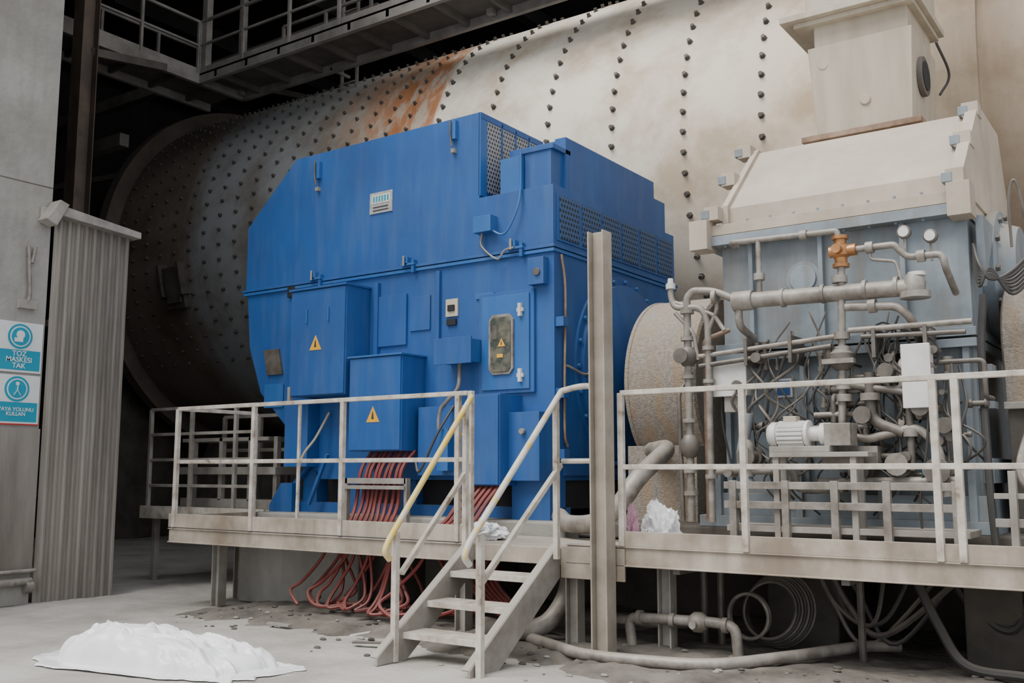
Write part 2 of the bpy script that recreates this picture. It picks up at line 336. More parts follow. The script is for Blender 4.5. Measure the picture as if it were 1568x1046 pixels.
# ---------------------------------------------------------------- catwalk
b=B('overhead_catwalk')
def rail(b,p,q,z,posts,m,h=1.1,toe=True,w=.05):
    p=Vector((*p,z));q=Vector((*q,z));U=Vector((0,0,1))
    b.bar(p+U*h,q+U*h,w,w,m);b.bar(p+U*h*.55,q+U*h*.55,w*.8,w*.8,m)
    if toe:b.bar(p+U*.06,q+U*.06,.012,.14,m)
    for i in range(posts+1):
        c=p.lerp(q,i/posts);b.bar(c,c+U*h,w*1.1,w*1.1,m)
b.box(-16,2,12,13.15,9.3,9.34,DSTEEL)
for y in (12,13.1):
    b.box(-16,2,y,y+.09,9.14,9.34,CAT)
for i in range(20): b.box(-15.5+i*.9,-15.43+i*.9,12,13.15,9.18,9.3,DSTEEL)
rail(b,(-16,12.03),(2,12.03),9.34,14,CAT);rail(b,(-14.8,13.12),(2,13.12),9.34,14,CAT)
b.box(-17.1,-16,1.5,13.15,9.3,9.34,DSTEEL)
for x in (-17.15,-16.05): b.box(x,x+.09,1.5,13.15,9.14,9.34,CAT)
for i in range(13): b.box(-17.1,-16,1.7+i*.9,1.77+i*.9,9.18,9.3,DSTEEL)
rail(b,(-16.02,1.6),(-16.02,12.0),9.34,8,CAT);rail(b,(-17.1,1.6),(-17.1,13.1),9.34,9,CAT)
for x in (-15.9,-9.5): 
    b.bar((x,13.0,9.2),(x,13.0,13.1),.12,.12,CAT)
b.bar((-15.9,12.1,9.3),(-15.9,12.1,13.1),.14,.14,CAT)
for x in (-13.6,-13.2): b.bar((x,13.6,8.9),(x,13.6,12.5),.05,.05,CAT)
for i in range(11): b.bar((-13.6,13.6,9.1+i*.3),(-13.2,13.6,9.1+i*.3),.03,.03,CAT)
b.bar((-13.4,13.1,9.2),(-13.4,13.6,9.2),.05,.05,CAT)
b.done()
b=B('building_steel_frame')
ibeam(b,-15.2,9.1,0,13.1,.3,BSTEEL);ibeam(b,-20,10,0,13.1,.4,DSTEEL);ibeam(b,-23,21.8,0,13.1,.4,DSTEEL);ibeam(b,-14,21.8,0,13.1,.4,DSTEEL)
b.box(-27,-11.6,8.95,9.2,10.9,11.2,DSTEEL);b.box(-27,8,21.3,21.5,10.8,11.1,DSTEEL);b.box(-27,8,20.6,20.9,12.2,12.5,DSTEEL)
b.box(-27,-14,15.0,15.25,11.2,11.5,CAT);b.box(-27,-17,11,11.2,7.8,8.05,DSTEEL)
for x in range(-26,6,2): b.bar((x,21.4,10.9),(x+2 if (x//2)%2 else x,21.4,12.4),.1,.1,CAT)
b.bar((-15.2,9.2,8.6),(-20,21,12.2),.14,.14,DSTEEL);b.bar((-27,12,8.2),(-19,21.2,11.6),.14,.14,DSTEEL)
b.done()
# ---------------------------------------------------------------- plinth
b=B('machine_foundation')
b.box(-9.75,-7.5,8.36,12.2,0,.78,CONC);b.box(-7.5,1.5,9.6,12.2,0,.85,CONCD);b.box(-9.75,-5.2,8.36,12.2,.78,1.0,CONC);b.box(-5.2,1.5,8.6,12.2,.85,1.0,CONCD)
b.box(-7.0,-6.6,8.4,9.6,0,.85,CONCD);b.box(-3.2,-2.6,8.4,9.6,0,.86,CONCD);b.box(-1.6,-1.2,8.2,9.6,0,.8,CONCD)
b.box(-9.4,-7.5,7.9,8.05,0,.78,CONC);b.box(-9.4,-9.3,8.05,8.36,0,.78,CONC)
b.done(.02)
# ---------------------------------------------------------------- platform
b=B('elevated_platform')
b.box(-9.75,-4.45,7.2,8.34,.82,.86,DECK);b.box(-4.45,1.5,7.2,8.59,.82,.86,DECK)
def chan(x0,x1,y,z0,z1,m,t=.012,d=.07):
    b.box(x0,x1,y,y+t,z0,z1,m);b.box(x0,x1,y-.02,y+d,z0-.0,z0+t,m);b.box(x0,x1,y-.02,y+d,z1-t,z1,m)
chan(-9.75,-5.52,7.18,.70,.86,BEAM);chan(-4.45,1.5,7.18,.74,.90,BEAM);b.box(-5.52,-4.45,7.18,7.2,.72,.86,BEAM)
b.box(-9.75,-5.55,7.165,7.178,.87,1.02,BEAM);b.box(-3.95,1.5,7.165,7.178,.90,1.02,BEAM)
b.box(-9.75,-9.73,7.2,8.3,.7,1.0,BEAM)
b.box(-4.5,-3.9,7.16,7.18,.62,.88,BEAM)
for x in (-9.3,-7.2,-5.6,-4.35,-3.5,-2.2,-.9):
    b.box(x,x+.06,7.2,8.3,.7,.82,DSTEEL)
for x,y in ((-9.25,7.5),(-9.6,8.1),(-4.45,7.3),(-3.75,7.6),(-5.7,7.4),(-1.0,7.5),(.9,7.4)):
    ibeam(b,x,y,0,.8,.12,STEEL,ax='y')
b.box(-12.3,-9.76,8.6,10.0,.95,1.0,DECK);b.box(-12.3,-9.76,8.56,8.6,.85,1.02,RAIL)
for x in (-12.2,-10.4): b.box(x,x+.08,8.7,8.78,0,.95,STEEL)
b.done(.004)
b=B('platform_railing')
for z in (2.2,1.6): b.bar((-9.65,7.17,z),(-5.49,7.17,z),.042,.042,RAIL)
for x in (-9.65,-8.36,-7.05,-5.6): b.bar((x,7.17,.87),(x,7.17,2.2),.05,.05,RAIL)
b.bar((-5.47,7.19,.86),(-5.47,7.19,2.22),.05,.05,RAIL)
b.bar((-9.65,7.17,2.2),(-9.65,8.3,2.2),.042,.042,RAIL);b.bar((-9.65,7.17,1.6),(-9.65,8.3,1.6),.04,.04,RAIL);b.bar((-9.65,8.3,.86),(-9.65,8.3,2.2),.05,.05,RAIL)
b.bar((-7.72,7.22,.86),(-7.72,7.22,2.2),.03,.03,RAIL)
b.done(.006)
b=B('platform_railing')
for z in (2.13,1.53): b.bar((-3.92,7.17,z),(1.4,7.17,z),.042,.042,RAIL)
for x in (-3.92,-2.88,-1.52,-1.38,0,1.3): b.bar((x,7.17,.90),(x,7.17,2.13),.05,.05,RAIL)
b.done(.006)
b=B('side_deck_railing')
for z in (2.35,2.0,1.65,1.3): b.bar((-12.2,8.62,z),(-10.0,8.62,z),.04,.04,STEEL)
for x in (-12.2,-11.3,-10.4): b.bar((x,8.62,1.0),(x,8.62,2.35),.05,.05,STEEL)
for z in (2.3,1.8,1.5): b.bar((-12.2,9.9,z),(-10.5,9.9,z),.05,.05,STEEL)
for x in (-12.2,-11.4,-10.8): b.bar((x,9.9,1.0),(x,9.9,2.3),.055,.055,STEEL)
b.done(.004)
b=B('steel_bench_frame')
b.box(-12.0,-10.0,9.0,9.7,1.0,1.12,STEEL);b.box(-12.0,-10.0,8.95,9.75,1.45,1.55,STEEL);b.box(-12.0,-10.2,9.0,9.7,1.9,1.95,STEEL)
for x in (-11.8,-11.2,-10.6,-10.1): b.box(x,x+.07,9.0,9.07,1.1,1.95,STEEL)
b.done(.004)
# stair
b=B('steel_staircase')
for x in (-5.42,-4.52):
    b.prism([(7.16,.90),(7.16,.62),(6.28,0),(5.93,0),(5.93,.06)],'x',x-.012,x+.012,STEEL)
    b.bar((x-.03,7.15,.89),(x-.03,5.93,.06),.07,.012,STEEL);b.bar((x-.03,7.14,.63),(x-.03,6.28,.02),.07,.012,STEEL)
for k,z in enumerate((.65,.435,.22)):
    y=6.98-.30*k
    b.box(-5.41,-4.53,y-.15,y+.12,z-.03,z,RAIL);b.box(-5.41,-4.53,y-.155,y-.145,z-.05,z,RAIL)
def sr(x,m2,yb,zb,py):
    b.tube([(x,7.14,2.17),(x,yb,zb),(x,yb-.06,zb-.10),(x,yb+.01,zb-.16)],.026,m2,10,fil=.05)
    b.bar((x,7.12,1.55),(x,yb+.15,.68),.04,.04,RAIL)
    b.bar((x,7.05,.78),(x,7.05,2.08),.045,.045,RAIL)
    b.bar((x-.0,py,.0),(x-.0,py,zb+.05),.05,.05,RAIL)
sr(-5.42,RAILY,6.06,.96,6.14);sr(-4.47,RAILG,5.86,.98,6.0)
b.tube([(-4.47,7.14,2.17),(-4.30,7.14,2.2),(-4.17,7.14,2.2),(-4.17,7.14,.90)],.026,RAIL,10,fil=.05)
b.tube([(-4.47,7.14,1.58),(-4.17,7.14,1.58)],.022,RAIL,8)
b.done(.003)
b=B('steel_column');ibeam(b,-4.04,7.06,0,3.47,.15,DECK,ax='y');b.box(-4.14,-3.94,6.93,7.14,0,.02,DECK);b.done(.004)
# ---------------------------------------------------------------- motor
b=B('electric_motor')
X0,X1,Y0,Y1=-10.36,-5.53,8.7,11.6
b.prism([(X0,3.84),(X0+.08,3.1),(X0+.32,2.5),(-9.62,2.12),(-9.2,1.75),(-8.9,1.4),(X1,1.4),(X1,3.84)],'y',Y0,Y1,BLUE)
b.prism([(X0-.02,3.86),(X0-.02,4.73),(-9.48,5.52),(-6.51,5.53),(-6.51,3.86)],'y',Y0-.01,9.99,BLUE)
b.prism([(X0-.02,3.86),(X0-.02,4.73),(-9.48,5.45),(-6.51,5.45),(-6.51,3.86)],'y',9.99,Y1,BLUE)
b.box(-6.51,X1,Y0-.01,Y1,3.86,4.53,BLUE)
b.box(X0-.04,X1+.02,Y0-.035,Y1+.02,3.80,3.835,BLUE2);b.box(X0-.05,X1+.03,Y0-.045,Y1+.03,3.845,3.875,BLUE)
b.box(-6.515,-6.50,8.82,9.95,4.62,5.46,PERF2);b.box(-6.52,-6.495,8.69,8.82,4.56,5.53,BLUE2)
for y in (9.1,9.38,9.66): b.box(-6.53,-6.49,y,y+.02,4.6,5.5,BLUE)
b.box(-6.53,-6.49,8.7,9.98,5.46,5.53,BLUE)
b.box(X1-.01,X1+.012,8.76,11.55,3.93,4.46,BLUE)
for i in range(6):
    y=8.80+i*.46;b.box(X1+.005,X1+.02,y,y+.40,3.96,4.43,PERF)
b.box(-6.24,-5.95,8.72,9.1,4.53,4.93,BLUE2);b.box(-5.94,-5.6,8.76,9.06,4.53,4.98,BLUE);b.box(-6.0,-5.56,8.74,9.1,4.95,5.0,BLUE)
b.box(-6.35,-5.56,9.06,11.12,4.53,5.14,BLUE);b.box(-6.35,-5.56,11.12,11.42,4.53,4.93,BLUE)
b.box(-5.7,-5.56,9.0,9.06,4.53,5.14,BLUE)
b.rev((-5.9,10.6,5.14),(0,0,1),[(0,.1),(.06,.1),(.06,.06),(.12,.06)],BLUE2,12)
for x,z in ((-9.05,5.28),(-6.86,5.37)):
    b.box(x-.04,x+.04,8.64,8.70,z-.1,z+.12,BLUE2);b.tube([(x-.02,8.62,z+.12),(x-.02,8.62,z-.06),(x+.01,8.62,z-.2)],.010,PIPED);b.box(x-.025,x+.025,8.64,8.7,z-.26,z-.21,STEEL)
b.box(-8.16,-7.80,8.675,8.69,4.58,4.84,PLATE);b.box(-8.13,-7.83,8.67,8.676,4.70,4.81,WHITE)
for i in range(6): b.box(-8.1+i*.045,-8.075+i*.045,8.667,8.671,4.72,4.79,SIGNB);
for z in (4.61,4.65): b.box(-8.1,-7.86,8.667,8.676,z,z+.012,BLACK)
for x in (-9.02,-7.5,-5.98):
    b.box(x-.1,x+.1,8.62,8.7,3.87,3.895,BLUE2);b.box(x-.08,x+.0,8.62,8.69,3.88,3.97,BLUE2);b.box(x+.05,x+.09,8.63,8.69,3.78,3.93,BLUE);b.cyl((x-.04,8.6,3.86),(x-.04,8.6,3.98),.013,STEEL)
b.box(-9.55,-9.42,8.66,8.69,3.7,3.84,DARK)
def cabinet(x0,x1,z0,z1,y0=8.3,y1=8.7):
    b.box(x0,x1,y0,y1,z0,z1,BLUE);b.box(x0+.012,x1-.012,y0-.02,y0,z0+.012,z1-.012,BLUE)
cabinet(-9.06,-8.14,2.38,3.66);b.box(-9.08,-8.12,8.26,8.7,3.66,3.685,BLUE)
b.box(-9.07,-9.03,8.27,8.32,2.3,2.5,STEEL)
for x in (-8.78,-8.42): b.box(x,x+.02,8.26,8.28,3.25,3.42,BLUE2)
cabinet(-8.06,-7.27,1.72,2.78);b.box(-8.08,-7.25,8.26,8.7,2.78,2.80,BLUE2)
def tri(x,z,s,y,m=YEL):
    b.prism([(x-s,z-s*.8),(x+s,z-s*.8),(x,z+s)],'y',y-.004,y,m);b.prism([(x-s*.18,z-s*.45),(x+s*.18,z-s*.45),(x+s*.05,z+s*.4),(x-s*.05,z+s*.4)],'y',y-.007,y-.004,BLACK)
tri(-8.62,3.0,.1,8.28);tri(-7.68,2.12,.1,8.28)
b.box(-8.02,-7.55,8.67,8.7,2.95,3.55,BLUE);b.box(-7.5,-7.2,8.68,8.7,3.1,3.5,BLUE)
b.box(-8.04,-7.98,8.65,8.7,1.5,3.72,BLUE);b.box(-7.1,-7.05,8.66,8.7,2.8,3.76,BLUE)
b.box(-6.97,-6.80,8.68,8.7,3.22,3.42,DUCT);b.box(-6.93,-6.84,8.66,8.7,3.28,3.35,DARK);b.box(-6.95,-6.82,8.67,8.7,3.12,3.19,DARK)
b.box(-6.90,-6.45,8.45,8.7,2.67,2.92,BLUE2);b.box(-6.93,-6.42,8.43,8.45,2.65,2.94,BLUE)
b.tube([(-6.66,8.55,2.67),(-6.66,8.52,2.4),(-6.8,8.5,2.25),(-6.9,8.5,2.1),(-6.9,8.5,1.6)],.022,PIPE,8,True)
b.box(-6.48,-5.76,8.66,8.7,2.32,3.42,BLUE);b.box(-6.43,-5.81,8.64,8.66,2.36,3.38,BLUE2)
b.prism([(-6.27,2.52),(-6.05,2.52),(-6.0,2.58),(-6.0,3.11),(-6.05,3.17),(-6.27,3.17),(-6.32,3.11),(-6.32,2.58)],'y',8.615,8.64,PIPE)
b.prism([(-6.26,2.55),(-6.06,2.55),(-6.03,2.59),(-6.03,3.10),(-6.06,3.14),(-6.26,3.14),(-6.29,3.10),(-6.29,2.59)],'y',8.605,8.617,GLASS)
tri(-6.14,2.86,.05,8.604);b.box(-6.2,-6.12,8.6,8.605,2.70,2.74,YEL);b.box(-6.26,-6.2,8.6,8.605,2.9,3.05,PIPED)
for z in (2.5,3.2): b.box(-5.93,-5.89,8.60,8.64,z-.07,z+.07,WHITE);b.box(-5.95,-5.87,8.61,8.64,z-.02,z+.02,WHITE)
b.box(-6.55,-6.3,8.68,8.7,3.38,3.44,BLUE2)
b.box(-6.50,-6.26,8.56,8.7,4.1,4.28,BLUE2);b.tube([(-6.3,8.62,4.12),(-6.1,8.6,4.05),(-5.95,8.62,4.3),(-5.93,8.66,4.55),(-5.94,8.68,4.95)],.014,BLUE2,6,True)
b.tube([(-6.42,8.62,4.1),(-6.42,8.62,3.95),(-6.2,8.6,3.78),(-6.1,8.6,3.86),(-5.98,8.6,3.88)],.012,PIPE,6,True)
b.box(-5.80,-5.60,8.6,8.7,3.45,3.74,BLUE);b.cyl((-5.68,8.58,3.58),(-5.68,8.62,3.58),.04,PIPED)
for z in (1.62,2.25,3.0): b.box(X1,X1+.1,8.72,8.82,z,z+.1,BLUE)
cabinet(-6.34,-5.94,1.35,2.29);b.box(-5.94,-5.56,8.45,8.7,1.4,2.1,BLUE);b.box(-7.2,-6.5,8.5,8.7,1.45,2.2,BLUE)
tri(-6.5,1.95,.09,8.49);b.cyl((-5.75,8.44,1.9),(-5.75,8.40,1.9),.03,STEEL)
b.box(-6.85,-6.7,8.4,8.5,1.5,1.95,BLUE2)
b.prism([(-9.98,3.05),(-9.7,3.05),(-9.62,2.72),(-9.9,2.72)],'y',8.67,8.7,PIPED);b.box(-9.95,-9.6,8.68,8.7,2.3,2.6,BLUE2)
b.box(-9.7,X1,8.75,9.0,1.0,1.12,BLUE);b.box(-9.7,X1,11.2,11.5,1.0,1.12,BLUE)
for x in (-9.3,-8.5,-7.7,-6.9,-6.0):
    b.prism([(x,1.12),(x+.25,1.12),(x+.2,2.1),(x+.05,2.1)],'y',8.78,8.98,BLUE);b.prism([(x,1.12),(x+.25,1.12),(x+.2,2.1),(x+.05,2.1)],'y',11.2,11.4,BLUE)
b.box(-9.35,-8.95,8.5,8.8,1.55,2.35,BLUE);b.bar((-9.6,8.72,1.12),(-9.0,8.72,1.7),.05,.05,BLUE);b.bar((-8.7,8.6,1.7),(-9.0,8.6,1.1),.04,.04,BLUE)
b.prism([(-9.7,1.0),(-9.7,1.08),(-9.5,1.35),(-9.3,1.35),(-9.3,1.0)],'y',8.6,8.75,BLUE)
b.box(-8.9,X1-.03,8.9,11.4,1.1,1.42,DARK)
b.box(-6.0,X1,8.6,8.9,1.0,1.4,BLUE)
b.rev((X1-.02,10.2,2.62),(1,0,0),[(0,1.12),(.05,1.12),(.05,1.02),(.09,1.02),(.14,.7),(.2,.5),(.2,.25),(.55,.25)],BLUE,56)
for i in range(24):
    a=2*pi*i/24;b.cyl((X1+.02,10.2+1.07*math.cos(a),2.62+1.07*math.sin(a)),(X1+.06,10.2+1.07*math.cos(a),2.62+1.07*math.sin(a)),.025,BLUE2,6)
b.box(X1,X1+.03,8.85,11.5,1.45,1.55,BLUE)
b.tube([(X1+.03,8.8,3.78),(X1+.04,8.86,3.4),(X1+.03,8.85,2.5),(X1+.04,8.83,1.9),(X1+.03,8.9,1.75)],.014,RUSTY,6,True)
b.tube([(X1+.03,8.86,2.6),(X1+.1,9.3,2.6),(X1+.08,9.4,3.6)],.014,PIPE,6,True)
b.tube([(-9.0,8.4,1.0),(-8.95,8.4,1.6),(-8.8,8.5,1.9),(-8.75,8.66,2.2)],.016,DUCT,6,True)
b.tube([(-7.15,8.4,1.6),(-7.0,8.3,1.5),(-6.8,8.35,1.9),(-6.7,8.5,2.2)],.014,BLACK,6,True)
b.done(.008)
b=B('red_cable_bundle')
for i in range(9):
    x=-7.88+i*.075
    b.tube([(x,8.5+.02*(i%3),1.72),(x,8.32+.02*(i%2),1.5),(x+.02*math.sin(i),8.25,1.15),(x+.03,8.15,.98),(x,8.1,.88)],.022,RED,7,True)
b.box(-8.0,-7.1,8.18,8.24,1.36,1.42,STEEL);b.box(-8.0,-7.1,8.16,8.2,1.30,1.34,STEEL)
for x in (-8.0,-7.12): b.box(x,x+.04,8.18,8.24,.86,1.42,STEEL)
for i in range(6):
    x=-6.35+i*.07
    b.tube([(x,8.45,1.4),(x-.02,8.2,1.2),(x-.08,8.05,1.0),(x-.2,7.95,.88)],.022,RED,7,True)
for i in range(20):
    x=random.uniform(-7.7,-6.1);y=random.uniform(7.4,7.8);dx=random.uniform(-.5,.5)
    b.tube([(x,y,.82),(x+dx*.3+.05*random.random(),y-.02,.6),(x+dx*.8,y-.06,.36),(x+dx,y-.15,.2+.07*random.random()),(x+dx*.5,y-.25,.15),(x+dx*.5+random.uniform(-.5,.5),y-.1,.18)],.017,RED,6,True)
for i in range(7):
    x=-5.9+i*.06
    b.tube([(x,7.9,.82),(x-.1,7.8,.5),(x+.3,7.7,.22),(x+.7,7.6,.14)],.02,RED,6,True)
b.done()
b=B('ventilation_hose')
b.tube([(-5.35,8.5,1.05),(-5.1,8.25,1.0),(-4.75,8.1,1.02),(-4.5,8.1,1.15),(-4.35,8.3,1.45),(-4.32,8.8,1.7),(-4.6,9.05,1.7)],.085,PIPE,12,True)
b.tube([(-4.95,7.9,.8),(-4.7,7.6,.5),(-4.75,7.35,.22),(-5.0,7.2,.14),(-5.4,7.3,.14)],.08,PIPE,12,True)
b.done()
# ---------------------------------------------------------------- coupling guard
b=B('coupling_guard')
b.rev((-4.92,10.0,2.4),(1,0,0),[(0,.92),(.02,.955),(.06,.955),(.06,.945),(.74,.945),(.74,.955),(.78,.955),(.8,.92)],MESHG,72)
b.box(-4.90,-4.14,9.1,10.9,1.0,1.75,MESHG);b.rev((-4.95,10,2.4),(1,0,0),[(0,.75),(.03,.75)],DSTEEL,48)
b.done(.005)
# ---------------------------------------------------------------- gearbox
b=B('gearbox')
b.box(-3.68,-1.52,8.78,10.9,1.3,3.62,GREY);b.box(-3.83,-1.50,8.62,11.0,3.60,3.69,GREY);b.box(-3.80,-1.52,8.64,10.98,3.70,3.80,LID)
b.prism([(8.74,3.8),(8.74,3.97),(9.58,4.74),(10.5,4.74),(10.95,3.95),(10.95,3.8)],'x',-3.60,-1.58,LID)
b.prism([(8.68,3.8),(8.68,4.0),(9.54,4.80),(10.55,4.80),(11.0,3.98),(11.0,3.8)],'x',-1.60,-1.50,LID)
b.prism([(8.70,3.8),(8.70,3.99),(9.56,4.77),(10.55,4.77),(10.98,3.97),(10.98,3.8)],'x',-3.64,-3.58,LID)
for x in (-3.70,-1.56):
    for y,z in ((8.60,3.84),(9.03,4.28),(9.48,4.68)):
        b.box(x-.07,x+.07,y-.02,y+.14,z,z+.13,LID);b.box(x-.10,x-.02,y-.03,y+.08,z+.02,z+.1,GREY)
for x in (-3.9,-1.62): b.box(x,x+.18,8.52,8.75,3.56,3.84,LID)
x=-3.6
while x<-1.6:
    b.cyl((x,8.67,3.58),(x,8.67,3.83),.014,GREY,6);x+=.22
b.box(-3.72,-1.48,8.66,10.95,2.50,2.57,GREY);b.box(-3.72,-1.48,8.66,10.95,2.59,2.66,GREY)
for x in (-3.66,-2.95,-2.2,-1.6): b.box(x,x+.05,8.70,8.78,1.3,2.5,GREY)
for x in (-3.4,-2.75,-2.05): b.box(x,x+.04,8.71,8.78,2.66,3.6,GREY)
for x0,z0 in ((-3.3,1.6),(-2.75,1.55)): b.box(x0,x0+.45,8.74,8.78,z0+.1,z0+.7,GREY)
b.rev((-2.9,8.78,3.22),(0,-1,0),[(0,.16),(.03,.16),(.03,.12),(.05,.12)],GREY,20)
b.box(-3.18,-3.02,8.70,8.78,2.15,2.32,PLATE);b.box(-3.16,-3.04,8.695,8.70,2.17,2.30,BLUE)
b.box(-3.9,-1.4,8.61,11.0,1.0,1.1,GREY);b.box(-3.8,-1.45,8.66,10.9,1.1,1.3,GREY)
for x in (-3.75,-3.0,-2.3,-1.6): b.box(x,x+.06,8.62,8.78,1.1,1.5,GREY)
b.rev((-3.68,10.0,2.4),(-1,0,0),[(0,.75),(.12,.75),(.12,.55),(.3,.5),(.3,.25),(.42,.25)],GREY,40)
b.rev((-1.52,9.95,3.25),(1,0,0),[(0,.62),(.10,.62),(.12,.5),(.25,.45),(.26,.2)],GREY,40)
for i in range(12):
    a=2*pi*i/12;b.cyl((-1.43,9.95+.56*math.cos(a),3.25+.56*math.sin(a)),(-1.38,9.95+.56*math.cos(a),3.25+.56*math.sin(a)),.03,PIPED,6)
b.box(-1.52,-1.44,8.85,10.8,1.4,1.6,GREY)
for z in (2.0,2.3): b.box(-1.54,-1.40,8.8,9.0,z,z+.06,GREY)
b.prism([(8.8,3.6),(9.3,3.6),(8.8,3.0)],'x',-1.46,-1.40,GREY)
b.done(.008)
b=B('exhaust_duct')
b.box(-3.18,-2.02,9.70,10.9,4.80,4.86,RUSTY)
def frust(x0,x1,y0,y1,z0,X0_,X1_,Y0_,Y1_,z1,m):
    b.add([(x0,y0,z0),(x1,y0,z0),(x1,y1,z0),(x0,y1,z0),(X0_,Y0_,z1),(X1_,Y0_,z1),(X1_,Y1_,z1),(X0_,Y1_,z1)],[(3,2,1,0),(4,5,6,7),(0,1,5,4),(1,2,6,5),(2,3,7,6),(3,0,4,7)],m)
frust(-3.04,-2.12,9.79,10.75,4.86,-3.10,-2.08,9.76,10.8,5.80,DUCT)
b.box(-3.04,-2.12,9.8,10.78,5.80,6.10,DUCT)
b.box(-3.34,-2.0,9.62,10.92,6.08,6.15,DUCT);b.box(-3.22,-2.05,9.7,10.88,6.03,6.08,DUCT)
b.box(-3.10,-2.05,9.75,10.75,6.15,9.6,DUCT);b.box(-3.16,-1.99,9.68,10.82,7.0,7.06,DUCT)
for x,z in ((-2.95,5.6),(-2.55,5.15),(-2.95,6.5)): b.rev((x,9.78,z),(0,-1,0),[(0,.055),(.02,.05)],DUCT,16)
b.rev((-2.10,10.15,5.40),(1,0,0),[(0,.2),(.05,.2)],DSTEEL,20);b.rev((-2.06,10.15,5.40),(1,0,0),[(0,.15),(.02,.15)],DARK,20)
b.tube([(-2.0,10.5,5.3),(-1.9,10.5,5.5),(-1.95,10.2,5.75)],.015,BLACK,6,True)
b.done(.006)
b=B('output_coupling_guard')
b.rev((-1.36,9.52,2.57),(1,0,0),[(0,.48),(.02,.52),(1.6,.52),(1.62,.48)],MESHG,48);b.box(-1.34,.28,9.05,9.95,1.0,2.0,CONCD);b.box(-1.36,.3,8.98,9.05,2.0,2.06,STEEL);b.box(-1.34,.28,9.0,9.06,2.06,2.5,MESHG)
b.done(.006)
b=B('gear_drive_unit');b.box(.7,3.2,9,11.2,1.0,3.0,GREY);b.box(.6,3.3,8.9,11.3,3.0,3.12,LID);b.done(.01)
# ---------------------------------------------------------------- piping
b=B('lubrication_piping')
YP=8.35
def P(pts,r=.03,m=PIPE,y=YP): b.tube([(p[0],p[2] if len(p)>2 else y,p[1]) for p in pts],r,m,10)
def fl(x,z,ax,r,y=YP,m=PIPE,t=.03):
    d={'x':(1,0,0),'z':(0,0,1),'y':(0,1,0)}[ax];b.rev(Vector((x,y,z))-Vector(d)*t,d,[(0,r),(t*2,r)],m,14)
P([(-3.46,3.55,8.6),(-3.42,3.54),(-2.55,3.52),(-2.46,3.52),(-2.46,3.44)],.026)
P([(-3.16,3.53),(-3.16,3.05)],.024);fl(-3.16,3.2,'z',.05);fl(-2.75,3.52,'x',.045)
b.rev((-2.44,YP,3.20),(0,0,1),[(0,.07),(.03,.07),(.03,.05),(.08,.055),(.1,.08),(.18,.08),(.2,.05),(.24,.05),(.24,.07),(.27,.07)],BRASS,16)
b.cyl((-2.53,YP,3.34),(-2.31,YP,3.34),.05,BRASS);b.cyl((-2.44,YP,3.34),(-2.44,YP-.14,3.34),.04,BRASS)
P([(-2.44,3.20),(-2.46,2.6),(-2.49,1.75)],.032)
for z in (3.1,2.62,2.5,2.2,2.1): fl(-2.46,z,'z',.065)
b.rev((-2.47,YP,2.33),(0,0,1),[(0,.05),(.05,.10),(.14,.10),(.18,.05)],PIPED,14);b.box(-2.6,-2.34,YP-.12,YP-.05,2.38,2.42,PIPE)
P([(-2.31,3.34),(-2.0,3.34),(-1.96,3.28),(-1.9,3.22),(-1.64,3.22),(-1.62,3.1),(-1.62,2.95,8.7)],.028);fl(-2.2,3.34,'x',.05);fl(-1.8,3.22,'x',.05)
P([(-2.2,3.34),(-2.2,3.24),(-2.0,3.2),(-1.95,3.0)],.014)
for x,z in ((-1.92,3.43),(-1.72,3.37)):
    b.tube([(x,YP,z-.2),(x,YP,z)],.012,PIPE,6);b.rev((x,YP+.02,z),(0,-1,0),[(0,.055),(.05,.055),(.055,.045)],PIPED,20);b.rev((x,YP-.035,z),(0,-1,0),[(0,.042),(.004,.042)],WHITE,20)
P([(-3.30,3.0),(-1.82,2.97)],.070);b.cyl((-3.40,YP,3.0),(-3.22,YP,3.0),.09,PIPE);
for x in (-2.95,-2.6,-2.25,-2.0): fl(x,2.99,'x',.082,t=.015)
b.rev((-1.86,YP,2.88),(0,0,1),[(0,.12),(.05,.12),(.05,.08),(.13,.09),(.2,.06)],PIPE,16);b.rev((-1.84,YP,3.06),(0,0,1),[(0,.07),(.03,.07)],WHITE,12)
P([(-3.36,3.0),(-3.36,2.78),(-3.36,2.7,8.7)],.035)
P([(-2.42,2.86),(-2.0,2.83),(-1.9,2.72),(-1.9,2.5,8.7)],.035);fl(-2.2,2.85,'x',.06)
P([(-3.75,2.53),(-2.5,2.62)],.022);P([(-3.75,2.44),(-2.55,2.54)],.022,PIPED)
P([(-2.4,2.66),(-1.45,2.66)],.024);P([(-2.3,2.6),(-1.5,2.58)],.02,PIPED)
for x in (-3.3,-2.9,-2.2,-1.8): b.box(x-.015,x+.015,YP-.03,8.7,2.42,2.66,PIPED)
P([(-3.86,1.05),(-3.86,3.08),(-3.8,3.14),(-3.6,3.12),(-3.45,3.05),(-3.36,3.0)],.035,PIPE)
P([(-3.66,1.05),(-3.66,2.85),(-3.72,2.98),(-3.98,3.0),(-4.02,3.1),(-4.02,3.2)],.030,PIPE)
P([(-3.94,1.05),(-3.96,2.2),(-3.9,2.4,8.5)],.02,PIPED);P([(-3.98,3.05),(-3.6,2.9),(-3.5,2.75)],.02);P([(-3.76,1.05,8.5),(-3.76,2.7,8.5),(-3.6,2.8,8.7)],.022,RUSTY)
P([(-3.98,2.95),(-3.8,2.75),(-3.76,2.5)],.018);P([(-3.6,3.12),(-3.56,2.95),(-3.66,2.75)],.02)
for z in (1.3,1.5,1.95,2.35,2.7,2.95): fl(-3.86,z,'z',.065,t=.018)
for z in (1.45,2.3,2.6): fl(-3.66,z,'z',.055,t=.018)
